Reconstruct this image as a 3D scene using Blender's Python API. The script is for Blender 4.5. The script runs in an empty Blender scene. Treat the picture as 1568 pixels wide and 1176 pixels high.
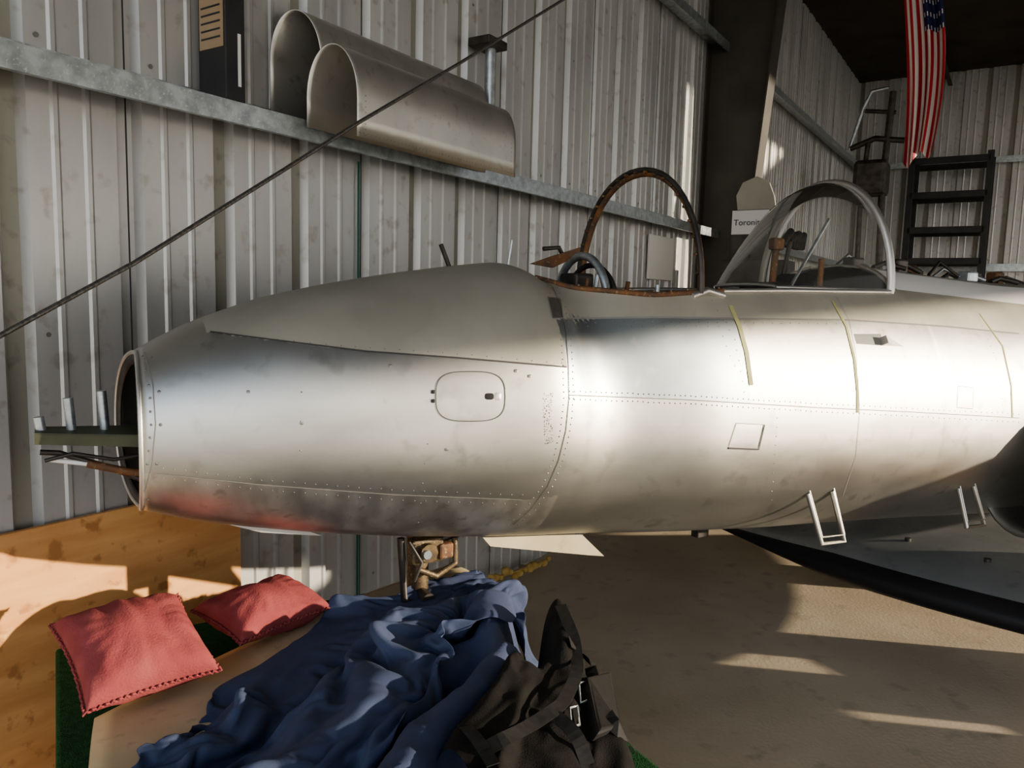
import bpy, bmesh, math, random, time
import numpy as np
from mathutils import Vector, Matrix, noise
from mathutils.bvhtree import BVHTree
T0=time.time()
random.seed(4)
sc=bpy.context.scene
# ------------------------------------------------------------------ camera
FPX=1178.0; CX,CY=784.0,588.0
p=math.radians(6.5); r=math.radians(1.5)
CAM=Vector((0,0,1.65))
fwd=Vector((0,math.cos(p),-math.sin(p)))
rt0=Vector((1,0,0)); up0=Vector((0,math.sin(p),math.cos(p)))
rt=rt0*math.cos(r)+up0*math.sin(r); up=up0*math.cos(r)-rt0*math.sin(r)
cd=bpy.data.cameras.new('camera'); cam=bpy.data.objects.new('camera',cd)
sc.collection.objects.link(cam); sc.camera=cam
M=Matrix((rt,up,-fwd)).transposed().to_4x4(); M.translation=CAM; cam.matrix_world=M
cd.sensor_width=36; cd.lens=36*FPX/1568; cd.clip_start=.02; cd.clip_end=500
def ray(px,py): return (fwd+rt*((px-CX)/FPX)-up*((py-CY)/FPX)).normalized()
def plane_hit(px,py,pt,n):
    d=ray(px,py); t=(Vector(pt)-CAM).dot(n)/d.dot(n); return CAM+d*t
# ------------------------------------------------------------------ frames
WD=Vector((.545,.8385,0)); WN=Vector((.8385,-.545,0)); WDIST=2.42
def W(u,v,z=0): return WD*u+WN*(v-WDIST)+Vector((0,0,z))
FA=Vector((.86,.5103,0)).normalized(); FB=Vector((FA.y,-FA.x,0)); FO=Vector((-.973,1.98,0))
def F(s,w,z=0): return FO+FA*s+FB*w+Vector((0,0,z))
def toF(P): d=P-FO; return d.dot(FA),d.dot(FB),P.z
def toW(P): return P.dot(WD),P.dot(WN)+WDIST,P.z
def hF(px,py,w): return toF(plane_hit(px,py,F(0,w),FB))
def hW(px,py,v): return toW(plane_hit(px,py,W(0,v),WN))
def hU(px,py,u): return toW(plane_hit(px,py,W(u,0),WD))
def hZ(px,py,z): return plane_hit(px,py,Vector((0,0,z)),Vector((0,0,1)))
SUNH=Vector((.982,-.15,0)).normalized(); SEL=math.radians(9.7)
# ------------------------------------------------------------------ materials
def mat(name,c1,c2=None,rough=.6,metal=0.,scale=6.,stretch=(1,1,1),bump=0.,bscale=40.,rvar=0.,c3=None,contrast=(.35,.65),detail=6,cth=(.58,.72),spec=.5):
    m=bpy.data.materials.new(name); m.use_nodes=True; nt=m.node_tree; N=nt.nodes; L=nt.links
    b=N['Principled BSDF']; b.inputs['Roughness'].default_value=rough; b.inputs['Metallic'].default_value=metal
    b.inputs['Base Color'].default_value=(*c1,1); b.inputs['Specular IOR Level'].default_value=spec
    tc=N.new('ShaderNodeTexCoord'); mp=N.new('ShaderNodeMapping'); mp.inputs['Scale'].default_value=stretch
    L.new(tc.outputs['Object'],mp.inputs['Vector'])
    if c2:
        n=N.new('ShaderNodeTexNoise'); n.inputs['Scale'].default_value=scale; n.inputs['Detail'].default_value=detail
        L.new(mp.outputs[0],n.inputs['Vector'])
        cr=N.new('ShaderNodeValToRGB'); e=cr.color_ramp.elements
        e[0].position=contrast[0]; e[0].color=(*c1,1); e[1].position=contrast[1]; e[1].color=(*c2,1)
        L.new(n.outputs['Fac'],cr.inputs[0]); out=cr.outputs[0]
        if c3:
            n2=N.new('ShaderNodeTexNoise'); n2.inputs['Scale'].default_value=scale*5; n2.inputs['Detail'].default_value=8
            L.new(tc.outputs['Object'],n2.inputs['Vector'])
            r2=N.new('ShaderNodeValToRGB'); r2.color_ramp.elements[0].position=cth[0]; r2.color_ramp.elements[1].position=cth[1]
            L.new(n2.outputs['Fac'],r2.inputs[0])
            mx=N.new('ShaderNodeMix'); mx.data_type='RGBA'
            L.new(r2.outputs[0],mx.inputs[0]); L.new(out,mx.inputs[6]); mx.inputs[7].default_value=(*c3,1); out=mx.outputs[2]
        L.new(out,b.inputs['Base Color'])
        if rvar:
            mr=N.new('ShaderNodeMapRange'); mr.inputs[3].default_value=rough-rvar; mr.inputs[4].default_value=rough+rvar
            L.new(n.outputs['Fac'],mr.inputs[0]); L.new(mr.outputs[0],b.inputs['Roughness'])
    if bump:
        nb=N.new('ShaderNodeTexNoise'); nb.inputs['Scale'].default_value=bscale; nb.inputs['Detail'].default_value=5
        L.new(mp.outputs[0],nb.inputs['Vector'])
        bp=N.new('ShaderNodeBump'); bp.inputs['Strength'].default_value=bump; bp.inputs['Distance'].default_value=.01
        L.new(nb.outputs['Fac'],bp.inputs['Height']); L.new(bp.outputs[0],b.inputs['Normal'])
    return m
M_wall=mat('painted_steel',(.46,.46,.445),(.60,.60,.58),rough=.38,metal=.35,scale=3,stretch=(1,1,.25),c3=(.40,.385,.35),bump=.12,bscale=8,rvar=.1)
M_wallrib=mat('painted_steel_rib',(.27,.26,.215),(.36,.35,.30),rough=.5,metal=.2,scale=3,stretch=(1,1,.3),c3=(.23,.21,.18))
M_seam=mat('dark_seam',(.05,.05,.05),rough=.8)
M_galv=mat('galvanised_steel',(.36,.39,.41),(.55,.60,.62),rough=.38,metal=.8,scale=25,rvar=.1,c3=(.68,.71,.71))
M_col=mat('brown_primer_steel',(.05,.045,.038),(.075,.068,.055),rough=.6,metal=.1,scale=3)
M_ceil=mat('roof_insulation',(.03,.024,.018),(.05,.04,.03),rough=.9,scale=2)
M_floor=mat('dusty_concrete',(.50,.41,.295),(.61,.51,.38),rough=.85,scale=1.6,c3=(.43,.355,.26),bump=.15,bscale=60)
M_ground=mat('outdoor_ground',(.42,.36,.26),(.52,.45,.34),rough=.95,scale=.6)
M_alu=mat('aluminium_skin',(.48,.47,.435),(.60,.59,.545),rough=.44,metal=1,scale=2.5,stretch=(1,1,2.5),c3=(.43,.42,.385),bump=.04,bscale=5,rvar=.06)
M_cowl=mat('cowling_aluminium',(.62,.60,.55),(.72,.70,.64),rough=.42,metal=.8,scale=5,c3=(.55,.53,.48),rvar=.06)
M_hump=mat('weathered_grey_skin',(.40,.38,.315),(.48,.455,.38),rough=.6,metal=.45,scale=4,c3=(.43,.41,.35),bump=.03,bscale=6,rvar=.05)
M_blue=mat('bluish_aluminium_skin',(.39,.43,.445),(.51,.55,.565),rough=.45,metal=.95,scale=4,c3=(.49,.50,.49),rvar=.06)
M_pol=mat('polished_lower_skin',(.52,.50,.45),(.66,.63,.57),rough=.43,metal=.95,scale=6,stretch=(3,3,.6),c3=(.46,.43,.38),rvar=.08)
M_edge=mat('bare_frame_metal',(.55,.53,.49),(.66,.64,.60),rough=.42,metal=.85,scale=10)
M_line=mat('panel_gap',(.07,.065,.06),rough=.7)
M_lineL=mat('sealant_line',(.24,.23,.21),rough=.6)
M_riv=mat('rivet_heads',(.25,.24,.22),rough=.45,metal=.6)
M_tape=mat('yellow_masking_tape',(.40,.39,.16),(.48,.47,.24),rough=.7,scale=20)
M_dark=mat('black_interior',(.015,.014,.013),rough=.8)
M_dkmet=mat('dark_metal',(.05,.045,.04),(.10,.09,.08),rough=.5,metal=.6,scale=12)
M_rust=mat('rusty_frame',(.26,.12,.05),(.11,.07,.05),rough=.7,metal=.3,scale=18,c3=(.40,.28,.15))
M_greenp=mat('zinc_green_primer',(.06,.062,.035),(.095,.10,.055),rough=.6,metal=.2,scale=10)
M_brass=mat('grimy_brass_casting',(.17,.12,.065),(.08,.06,.04),rough=.5,metal=.5,scale=30,c3=(.42,.35,.25))
M_ply=mat('plywood',(.58,.28,.10),(.70,.38,.15),rough=.65,scale=3,stretch=(1,1,6),c3=(.42,.19,.065),detail=10,cth=(.60,.68))
M_red=mat('red_cushion_fabric',(.235,.055,.058),(.29,.078,.076),rough=.95,scale=12,bump=.3,bscale=200,spec=.2)
M_grn=mat('green_carpet',(.02,.075,.03),(.035,.11,.045),rough=1,scale=60,bump=.8,bscale=250,spec=.1)
M_tan=mat('tan_composite_panel',(.42,.35,.22),(.52,.44,.29),rough=.5,scale=5,c3=(.36,.30,.19),rvar=.1)
M_blu=mat('navy_coverall_cloth',(.048,.062,.112),(.062,.080,.140),rough=.9,scale=8,bump=.15,bscale=300,spec=.25)
M_blk=mat('black_bag_nylon',(.010,.009,.0085),(.018,.016,.0145),rough=.85,scale=14,bump=.3,bscale=300,spec=.18)
M_strap=mat('black_webbing',(.013,.0125,.012),(.022,.021,.020),rough=.7,scale=60,spec=.3)
M_cable=mat('steel_cable',(.09,.085,.08),(.20,.19,.17),rough=.5,metal=.7,scale=180)
M_green=mat('green_cord',(.0,.10,.07),rough=.5)
M_card=mat('cardboard',(.36,.26,.16),(.42,.31,.2),rough=.85,scale=6)
M_white=mat('white_paper',(.80,.79,.75),rough=.7)
M_blackbox=mat('black_carton',(.02,.02,.022),(.04,.04,.04),rough=.5,scale=5)
M_flagr=mat('flag_red',(.40,.02,.03),rough=.8)
M_flagw=mat('flag_white',(.70,.66,.62),rough=.8)
M_flagb=mat('flag_blue',(.015,.02,.08),rough=.8)
M_wing=mat('wing_grey_paint',(.27,.285,.285),(.35,.365,.365),rough=.38,metal=.4,scale=3,c3=(.24,.25,.25))
M_boot=mat('rubber_deice_boot',(.012,.012,.014),rough=.55)
M_rope=mat('yellow_foam',(.42,.28,.08),(.52,.36,.13),rough=.9,scale=20)
M_foot=mat('step_steel',(.45,.43,.38),rough=.35,metal=.9)
def glassmat():
    m=bpy.data.materials.new('canopy_perspex'); m.use_nodes=True; nt=m.node_tree; N=nt.nodes; L=nt.links
    for n in list(N): N.remove(n)
    o=N.new('ShaderNodeOutputMaterial'); t=N.new('ShaderNodeBsdfTransparent'); t.inputs[0].default_value=(.94,.94,.91,1)
    g=N.new('ShaderNodeBsdfGlossy'); g.inputs['Roughness'].default_value=.05
    d=N.new('ShaderNodeBsdfDiffuse'); d.inputs[0].default_value=(.6,.58,.52,1)
    f=N.new('ShaderNodeFresnel'); f.inputs[0].default_value=1.2
    m1=N.new('ShaderNodeMixShader'); m2=N.new('ShaderNodeMixShader'); m2.inputs[0].default_value=.06
    L.new(f.outputs[0],m1.inputs[0]); L.new(t.outputs[0],m1.inputs[1]); L.new(g.outputs[0],m1.inputs[2])
    L.new(m1.outputs[0],m2.inputs[1]); L.new(d.outputs[0],m2.inputs[2]); L.new(m2.outputs[0],o.inputs[0]); return m
M_glass=glassmat()
# ------------------------------------------------------------------ builders
def empty(name):
    e=bpy.data.objects.new(name,None); sc.collection.objects.link(e); return e
def obj(name,verts,faces,mats,parent=None,smooth=False,idx=None,bevel=0,solid=0,subd=0):
    me=bpy.data.meshes.new(name); me.from_pydata([tuple(v) for v in verts],[],faces)
    if not isinstance(mats,(list,tuple)): mats=[mats]
    for m in mats: me.materials.append(m)
    if idx is not None: me.polygons.foreach_set('material_index',idx)
    if smooth: me.polygons.foreach_set('use_smooth',[True]*len(me.polygons))
    me.update(); o=bpy.data.objects.new(name,me); sc.collection.objects.link(o)
    if parent: o.parent=parent
    if solid: q=o.modifiers.new('s','SOLIDIFY'); q.thickness=solid; q.offset=0
    if bevel: q=o.modifiers.new('b','BEVEL'); q.width=bevel; q.segments=2; q.limit_method='ANGLE'
    if subd: q=o.modifiers.new('d','SUBSURF'); q.levels=subd; q.render_levels=subd
    return o
BF=[(0,3,2,1),(4,5,6,7),(0,1,5,4),(1,2,6,5),(2,3,7,6),(3,0,4,7)]
def box(name,fr,a,b,z,m,parent=None,bevel=.004):
    v=[fr(x,y,zz) for zz in z for x,y in ((a[0],b[0]),(a[1],b[0]),(a[1],b[1]),(a[0],b[1]))]
    o=obj(name,v,BF,m,parent,bevel=bevel)
    bm=bmesh.new(); bm.from_mesh(o.data); bmesh.ops.recalc_face_normals(bm,faces=bm.faces); bm.to_mesh(o.data); bm.free()
    return o
def tube(name,pts,rad,m,parent=None,cyc=False,smooth=True):
    cu=bpy.data.curves.new(name,'CURVE'); cu.dimensions='3D'; cu.bevel_depth=rad; cu.bevel_resolution=3; cu.use_fill_caps=True
    sp=cu.splines.new('POLY'); sp.points.add(len(pts)-1)
    for i,q in enumerate(pts): sp.points[i].co=(*q,1)
    sp.use_cyclic_u=cyc; sp.use_smooth=smooth
    cu.materials.append(m); o=bpy.data.objects.new(name,cu); sc.collection.objects.link(o)
    if parent: o.parent=parent
    return o
def extrude_profile(name,fr,prof,a0,a1,m,parent=None,solid=.003):
    v=[];f=[]
    for a in (a0,a1):
        for (b,z) in prof: v.append(fr(a,b,z))
    n=len(prof)
    for i in range(n-1): f.append((i,i+1,n+i+1,n+i))
    return obj(name,v,f,m,parent,solid=solid)
# ------------------------------------------------------------------ building shell
def corrugated(name,fr,a0,a1,z0,z1):
    P=.35; prof=[(0,0),(.018,-.03),(.068,-.03),(.086,0),(.15,0),(.158,.006),(.170,.006),(.178,0),(.245,0),(.253,.006),(.265,.006),(.273,0)]
    v=[];f=[];idx=[]; k=math.floor(a0/P)
    pts=[]
    while k*P<a1:
        for j,(x,d) in enumerate(prof): pts.append((k*P+x,d,j,k))
        k+=1
    for (x,d,j,kk) in pts:
        for z in (z0,z1): v.append(fr(x,d,z))
    for i in range(len(pts)-1):
        f.append((2*i,2*i+2,2*i+3,2*i+1)); j=pts[i][2]; kk=pts[i][3]
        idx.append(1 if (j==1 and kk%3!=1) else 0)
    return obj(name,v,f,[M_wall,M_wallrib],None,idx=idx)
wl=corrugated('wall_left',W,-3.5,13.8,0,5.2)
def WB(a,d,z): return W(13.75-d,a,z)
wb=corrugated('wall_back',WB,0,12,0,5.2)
tr=empty('trim_1')
for k in range(-3,13):
    u=.38+1.05*k
    box('lap_seam',W,(u-.002,u+.002),(.001,.004),(0.02,5.15),M_seam,tr,bevel=0)
scv=[];scf=[]
for k in range(0,38):
    for zz in (.35,2.36,3.92,.9,1.5,3.1):
        if zz in(.9,1.5,3.1) and k%3: continue
        c=W(k*.35+.12,.004,zz); b0=len(scv)
        for t in range(6): scv.append(c+WD*.008*math.cos(t*1.047)+Vector((0,0,.008*math.sin(t*1.047))))
        scf.append(tuple(range(b0,b0+6)))
obj('screw_heads',scv,scf,M_riv,tr)
obj('floor',[W(-4,-.15,0),W(14,-.15,0),W(14,9,0),W(-4,9,0)],[(0,3,2,1)],M_floor)
obj('ground',[(-80,-80,-.02),(80,-80,-.02),(80,80,-.02),(-80,80,-.02)],[(0,1,2,3)],M_ground)
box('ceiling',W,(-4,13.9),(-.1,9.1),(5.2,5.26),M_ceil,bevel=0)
box('shade_header',W,(-4,10.12),(9,9.08),(2.95,5.2),M_wall,bevel=0)  # added unseen header over the opening, sized to shade the upper left wall
pur=empty('roof_purlins')
for k in range(1,8):
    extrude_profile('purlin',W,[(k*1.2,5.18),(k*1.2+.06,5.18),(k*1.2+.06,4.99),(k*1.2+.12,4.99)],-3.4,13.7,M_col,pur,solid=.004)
def girt(z,name):
    g=empty(name)
    extrude_profile('girt_web',W,[(.012,z+.05),(.012,z),(.17,z),(.17,z-.068),(.152,z-.068)],-3.4,13.7,M_galv,g,solid=.004)
    return g
zg=hW(855,287,.17)[2]
girt(zg,'wall_girt'); girt(zg+1.58,'wall_girt')
gb=empty('back_wall_girt')
for z in (zg,zg+1.58):
    extrude_profile('girt_web',WB,[(.012,z+.05),(.012,z),(.17,z),(.17,z-.068)],.1,11.8,M_galv,gb,solid=.004)
u0=6.75
fr=empty('steel_frame')
def colpart(nm,ua,ub,b0,b1,t0,t1):
    v=[W(ua,b0,0),W(ub,b0,0),W(ub,b1,0),W(ua,b1,0),W(ua,t0,5.0),W(ub,t0,5.0),W(ub,t1,5.0),W(ua,t1,5.0)]
    obj(nm,v,BF,M_col,fr)
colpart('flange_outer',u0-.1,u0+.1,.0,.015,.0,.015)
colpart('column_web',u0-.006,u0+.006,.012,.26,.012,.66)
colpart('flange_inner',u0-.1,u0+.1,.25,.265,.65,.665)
v=[]
for (vv,zt,zb_) in ((0,5.18,4.55),(9,5.18,4.8)):
    v+= [W(u0-.006,vv,zb_),W(u0+.006,vv,zb_),W(u0+.006,vv,zt),W(u0-.006,vv,zt)]
obj('rafter_web',v,[(0,1,5,4),(1,2,6,5),(2,3,7,6),(3,0,4,7),(0,3,2,1),(4,5,6,7)],M_col,fr)
v=[W(u0-.1,0,4.55),W(u0+.1,0,4.55),W(u0+.1,9,4.8),W(u0-.1,9,4.8)]
obj('rafter_flange',v,[(0,1,2,3)],M_col,fr,solid=.012)
# ------------------------------------------------------------------ fuselage
jet=empty('jet_aircraft_fuselage')
top=[(205,540,0),(250,514,0),(300,490,0),(400,455,0),(500,434,0),(600,418,0),(700,406,0),(770,400,0),(810,404,.08),(850,423,.25),(900,441,.33),(1000,453,.33),(1090,447,.33),(1200,446,.33),(1350,448,.3),(1568,468,.3)]
bot=[(200,773),(300,793),(400,802),(500,809),(600,812),(700,812),(800,810),(900,806),(1000,803),(1100,799),(1200,791),(1300,785),(1450,778),(1568,770)]
tz=sorted([(hF(x,y,w)[0],hF(x,y,w)[2]) for x,y,w in top]); bz=sorted([(hF(x,y,0)[0],hF(x,y,0)[2]) for x,y in bot])
LS=6.6; NS=380; S=np.linspace(0,LS,NS)
ze=np.interp(S,[a for a,b in tz],[b for a,b in tz]); zb=np.interp(S,[a for a,b in bz],[b for a,b in bz])
def sm(a,k):
    pad=np.concatenate([2*a[0]-a[k:0:-1],a,2*a[-1]-a[-2:-k-2:-1]]); w=np.hanning(2*k+1); w/=w.sum()
    return np.convolve(pad,w,'same')[k:-k]
ze=sm(ze,5); zb=sm(zb,10)
O1,O2=hF(812,404,.05)[0],2.76
def wo(s):
    if s<=O1 or s>=O2: return 0.
    t=(s-O1)/.32; t2=(O2-s)/.12
    return .33*math.sqrt(max(0,1-(1-min(1,t))**2))*math.sqrt(max(0,1-(1-min(1,t2))**2))
def wov(s): return wo(s) if s<2.0 else .33
hh=ze-zb; hw=np.minimum(.475*hh,.56)
hw=sm(np.maximum(hw,np.interp(S,[0,1.6,2.6,4,6.6],[.1,.46,.52,.56,.5])),8)
EXP=2.15
def ang0(i,o): return math.asin(min(.95,(o/hw[i]))**(EXP/2)) if o>0 else 0
def section(i,phi):
    s=S[i]; zc=zb[i]+.47*(ze[i]-zb[i]); ph0=ang0(i,wo(s)); phv=ang0(i,wov(s))
    ht=(ze[i]-zc)/(math.cos(phv)**(2/EXP)); 
    sn,cs=math.sin(phi),math.cos(phi)
    w=hw[i]*math.copysign(abs(sn)**(2/EXP),sn)
    z=zc+(ht if cs>0 else (zc-zb[i]))*math.copysign(abs(cs)**(2/EXP),cs)
    return w,z,ph0
def shs(s,w): return s+(.2*w if w<0 else -.05*w)*max(0,1-s/.4)
J=340; V=[];Fc=[]
for i in range(NS):
    ph0=section(i,1)[2]
    for j in range(J+1):
        ph=ph0+(2*math.pi-2*ph0)*j/J
        w,z,_=section(i,ph); V.append(F(shs(S[i],w),w,z))
for i in range(NS-1):
    for j in range(J):
        a=i*(J+1)+j; Fc.append((a,a+1,a+J+2,a+J+1))
Fc.append(tuple(range((NS-1)*(J+1),(NS-1)*(J+1)+J)))
bvh=BVHTree.FromPolygons(V,Fc)
def fs(px,py):
    h=bvh.ray_cast(CAM,ray(px,py)); 
    return (h[0],h[1]) if h[0] is not None else None
def crown(s): return section(min(NS-1,int(s/LS*(NS-1))),0.0)[1]
def sz(px,py):
    h=fs(px,py); a=toF(h[0]); return a[0],a[2]
seam1=[sz(*q) for q in ((322,508),(430,522),(560,538),(700,548),(868,562))]
sS=sz(868,562)[0]; seam2=[sz(*q) for q in ((872,605),(1050,612),(1250,624),(1400,631),(1560,640))]
seamT=[sz(*q) for q in ((868,488),(1000,486),(1150,488),(1300,490),(1450,500),(1560,511))]
sT=sz(1148,590)[0]
seam3=[sz(*q) for q in ((240,725),(400,742),(600,757),(800,765))]
def ip(t,s): return float(np.interp(s,[a for a,b in t],[b for a,b in t]))
idx=[]
for f in Fc[:-1]:
    c=(V[f[0]]+V[f[2]])/2; s,w,z=toF(c)
    if s<sS: k=1 if z>ip(seam1,s)+ (0 if s>seam1[0][0] else 9) else (3 if z<ip(seam3,s) else 0)
    else:
        k=2 if (z>ip(seam2,s) and s<sT) else 0
        if z>ip(seamT,s): k=1
    idx.append(k)
idx.append(0)
fus=obj('fuselage_skin',V,Fc,[M_alu,M_hump,M_blue,M_pol],jet,smooth=True,idx=idx)
bm=bmesh.new(); bm.from_mesh(fus.data); bmesh.ops.remove_doubles(bm,verts=bm.verts,dist=.0004); bm.to_mesh(fus.data); bm.free()
q=fus.modifiers.new('s','SOLIDIFY'); q.thickness=.008; q.offset=-1
def dens(pts,step=6):
    out=[]
    for (a,b) in zip(pts[:-1],pts[1:]):
        n=max(1,int(math.hypot(b[0]-a[0],b[1]-a[1])/step))
        for k in range(n): out.append((a[0]+(b[0]-a[0])*k/n,a[1]+(b[1]-a[1])*k/n))
    out.append(pts[-1]); return out
def ribbon(name,pts,wd,m,off=.0015,closed=False):
    P=[h for h in (fs(*q) for q in dens(pts)) if h]
    v=[];f=[]
    for i,(c,n) in enumerate(P):
        a=P[max(0,i-1)][0]; b=P[min(len(P)-1,i+1)][0]
        t=(b-a).normalized(); sd=n.cross(t)*wd/2
        v+=[c+n*off-sd,c+n*off+sd]
    for i in range(len(P)-1): f.append((2*i,2*i+2,2*i+3,2*i+1))
    return obj(name,v,f,m,jet)
rv=[];rf=[]
def rivets(pts,step=9,rad=.0026,j=.5):
    for (x,y) in dens(pts,step):
        h=fs(x+random.uniform(-j,j),y+random.uniform(-j,j))
        if not h: continue
        c,n=h; t=n.orthogonal().normalized(); b=n.cross(t); k=len(rv)
        for a in range(6): rv.append(c+n*.0006+(t*math.cos(a*1.047)+b*math.sin(a*1.047))*rad)
        rv.append(c+n*.0022)
        for a in range(6): rf.append((k+a,k+(a+1)%6,k+6))
vert=[(846,440),(858,470),(866,510),(870,560),(871,610),(866,660),(855,705),(838,745),(812,780),(786,803)]
ribbon('seam_vertical',vert,.0025,M_line)
ribbon('seam_hump',[(322,508),(430,522),(560,538),(700,548),(868,562)],.0045,M_line)
ribbon('seam_side',[(872,605),(1050,612),(1250,624),(1400,631),(1560,640)],.003,M_lineL)
ribbon('seam_top',[(868,488),(1000,486),(1150,488),(1300,490),(1450,500),(1560,511)],.006,M_lineL)
ribbon('seam_lower',[(240,725),(400,742),(600,757),(800,765)],.002,M_lineL)
ribbon('tape_strip',[(1118,468),(1132,500),(1143,540),(1150,590)],.018,M_tape,.002)
ribbon('tape_strip_b',[(1275,462),(1296,500),(1308,550),(1313,600),(1313,632)],.013,M_tape,.002)
ribbon('seam_aft',[(1280,455),(1300,490),(1312,550),(1316,632),(1310,700),(1290,760)],.002,M_lineL)
ribbon('seam_far_aft',[(1500,480),(1535,530),(1548,590),(1550,640)],.010,M_tape)
ribbon('nose_seam',[(222,540),(234,590),(238,650),(232,710),(216,768)],.002,M_lineL)
for off in (-8,7): rivets([(x+off,y) for x,y in vert],9,.0024)
rivets([(872,599),(1050,606),(1250,618),(1560,634)],8,.0024); rivets([(872,611),(1050,618),(1250,630),(1560,646)],8,.0024)
rivets([(218,545),(228,590),(232,650),(226,710),(210,766)],20,.0035); rivets([(232,548),(244,600),(246,650),(240,710),(226,765)],32,.0045)
rivets([(250,716),(400,735),(600,750),(800,758)],16,.0018); rivets([(250,732),(400,750),(600,765),(790,772)],16,.0018)
rivets([(868,494),(1000,493),(1280,496)],14,.0022); rivets([(870,520),(900,500),(1100,500),(1125,560)],16,.0018)
rivets([(462,600),(460,690)],44,.0025); rivets([(655,680),(640,800)],30,.002)
rivets([(1090,460),(1125,520),(1140,600)],14,.002); rivets([(1500,490),(1530,560),(1535,630)],10,.002)
rivets([(1190,640),(1180,780)],14,.002); rivets([(350,512),(500,528),(700,542),(860,556)],22,.0016)
for kk in range(70): rivets([(random.uniform(832,847)-.15*(kk%8),random.uniform(600,680)),(random.uniform(832,847),random.uniform(600,680))],200,.0011)
obj('rivets',rv,rf,M_riv,jet)
def patch(name,outline,m,off,inner=8):
    cx=sum(a for a,b in outline)/len(outline); cy=sum(b for a,b in outline)/len(outline)
    v=[];f=[];n=len(outline)
    h=fs(cx,cy); v.append(h[0]+h[1]*off)
    for k in range(1,inner+1):
        for (x,y) in outline:
            h=fs(cx+(x-cx)*k/inner,cy+(y-cy)*k/inner); v.append(h[0]+h[1]*(off if k<inner else off*.6))
    for j in range(n): f.append((0,1+(j+1)%n,1+j))
    for k in range(inner-1):
        for j in range(n):
            a=1+k*n+j; b=1+k*n+(j+1)%n; f.append((a,b,b+n,a+n))
    return obj(name,v,f,m,jet,smooth=True)
def sup(cx,cy,a,b,n=3.2,N=40):
    o=[]
    for k in range(N):
        t=2*math.pi*k/N; c,s_=math.cos(t),math.sin(t)
        o.append((cx+a*math.copysign(abs(c)**(2/n),c),cy+b*math.copysign(abs(s_)**(2/n),s_)))
    return o
ov=sup(720,607,53,38)
patch('inspection_door',ov,M_alu,.0012); ribbon('inspection_door_gap',ov+[ov[0]],.0025,M_line,.002)
patch('door_latch',sup(749,607,7,5),M_dark,.003,2); patch('door_latch_plate',sup(762,607,5,6),M_edge,.003,2)
patch('door_screw',sup(663,600,3,3),M_dark,.003,2); patch('door_screw_b',sup(663,614,3,3),M_dark,.003,2)
def quadpts(P,n=8):
    o=[]
    for a,b in zip(P,P[1:]+P[:1]):
        for k in range(n): o.append((a[0]+(b[0]-a[0])*k/n,a[1]+(b[1]-a[1])*k/n))
    return o
for nm,P in (('hatch_cover',[(1127,648),(1169,650),(1161,687),(1115,685)]),('hatch_cover_b',[(1467,591),(1491,594),(1489,626),(1465,624)]),('scoop_recess',[(1308,512),(1348,512),(1352,529),(1312,526)]),('hump_patch',[(838,455),(858,457),(862,487),(846,488)])):
    pp=quadpts(P); patch(nm,pp,M_alu if nm!='scoop_recess' else M_lineL,.001,3); ribbon(nm+'_gap',pp+[pp[0]],.002,M_lineL,.002)
ribbon('hatch_shadow_lip',[(1115,686),(1161,688),(1170,650)],.005,M_line,.003)
a=fs(1346,517)[0]; b=fs(1350,529)[0]; c=fs(1384,531); n=c[1]
obj('air_scoop',[a,b,a+n*.03,b+n*.03,c[0]],[(0,1,3,2),(2,3,4),(0,2,4),(1,4,3)],M_edge,jet)
for (x,y) in ((790,568),(811,576),(684,688),(462,648),(598,560),(380,600)): patch('fastener',sup(x,y,3,2.5,N=10),M_riv,.002,2)
def loop(s,k=1.,off=0):
    i=min(NS-1,int(s/LS*(NS-1)+.5)); out=[]
    zc=zb[i]+.47*(ze[i]-zb[i])
    for j in range(72):
        w,z,_=section(i,2*math.pi*j/72); out.append(F(shs(s,w)+off,w*k,zc+(z-zc)*k))
    return out
tube('nose_ring',loop(0,.99),.006,M_edge,jet,cyc=True)
L0=loop(0,.97,.0);L1=loop(0,.86,.01)
obj('nose_flange',L0+L1,[(j,(j+1)%72,72+(j+1)%72,72+j) for j in range(72)],M_dkmet,jet,smooth=True,solid=.004)
obj('nose_bulkhead',loop(.17,.95,.0),[tuple(range(72))],M_dark,jet)
zc0=zb[0]+.47*(ze[0]-zb[0])
br=empty('nose_equipment_bracket'); br.parent=jet
v=[F(.15,-.10,zc0+.0),F(.15,.10,zc0+.0),F(-.23,.02,zc0+.02),F(-.23,-.08,zc0+.02)]
obj('tray',v,[(0,1,2,3)],M_greenp,br,solid=.006)
v=[F(.15,.10,zc0),F(-.23,.02,zc0+.02),F(-.23,.02,zc0-.005),F(.15,.10,zc0-.03)]
obj('tray_lip',v,[(0,1,2,3)],M_greenp,br,solid=.004)
for s_,h_ in ((-.215,.055),(-.15,.10),(-.075,.115)):
    tube('tray_post',[F(s_,-.03,zc0+.01),F(s_-.006,-.03,zc0+h_)],.012,M_galv,br)
tube('hydraulic_hose',[F(.12,.04,zc0-.13),F(.0,.04,zc0-.11),F(-.08,.03,zc0-.07),F(-.18,.02,zc0-.03),F(-.22,.02,zc0-.025)],.007,M_dkmet,br)
tube('hydraulic_hose_b',[F(.10,.02,zc0-.04),F(-.06,.03,zc0-.055),F(-.15,.04,zc0-.03),F(-.21,.03,zc0-.045)],.005,M_dkmet,br)
tube('actuator',[F(.1,.05,zc0-.10),F(-.02,.04,zc0-.09),F(-.12,.03,zc0-.06)],.010,M_rust,br)
tube('actuator_rod',[F(-.10,.03,zc0-.065),F(-.20,.02,zc0-.045)],.006,M_white,br)
rimN=[];rimF=[]
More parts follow.
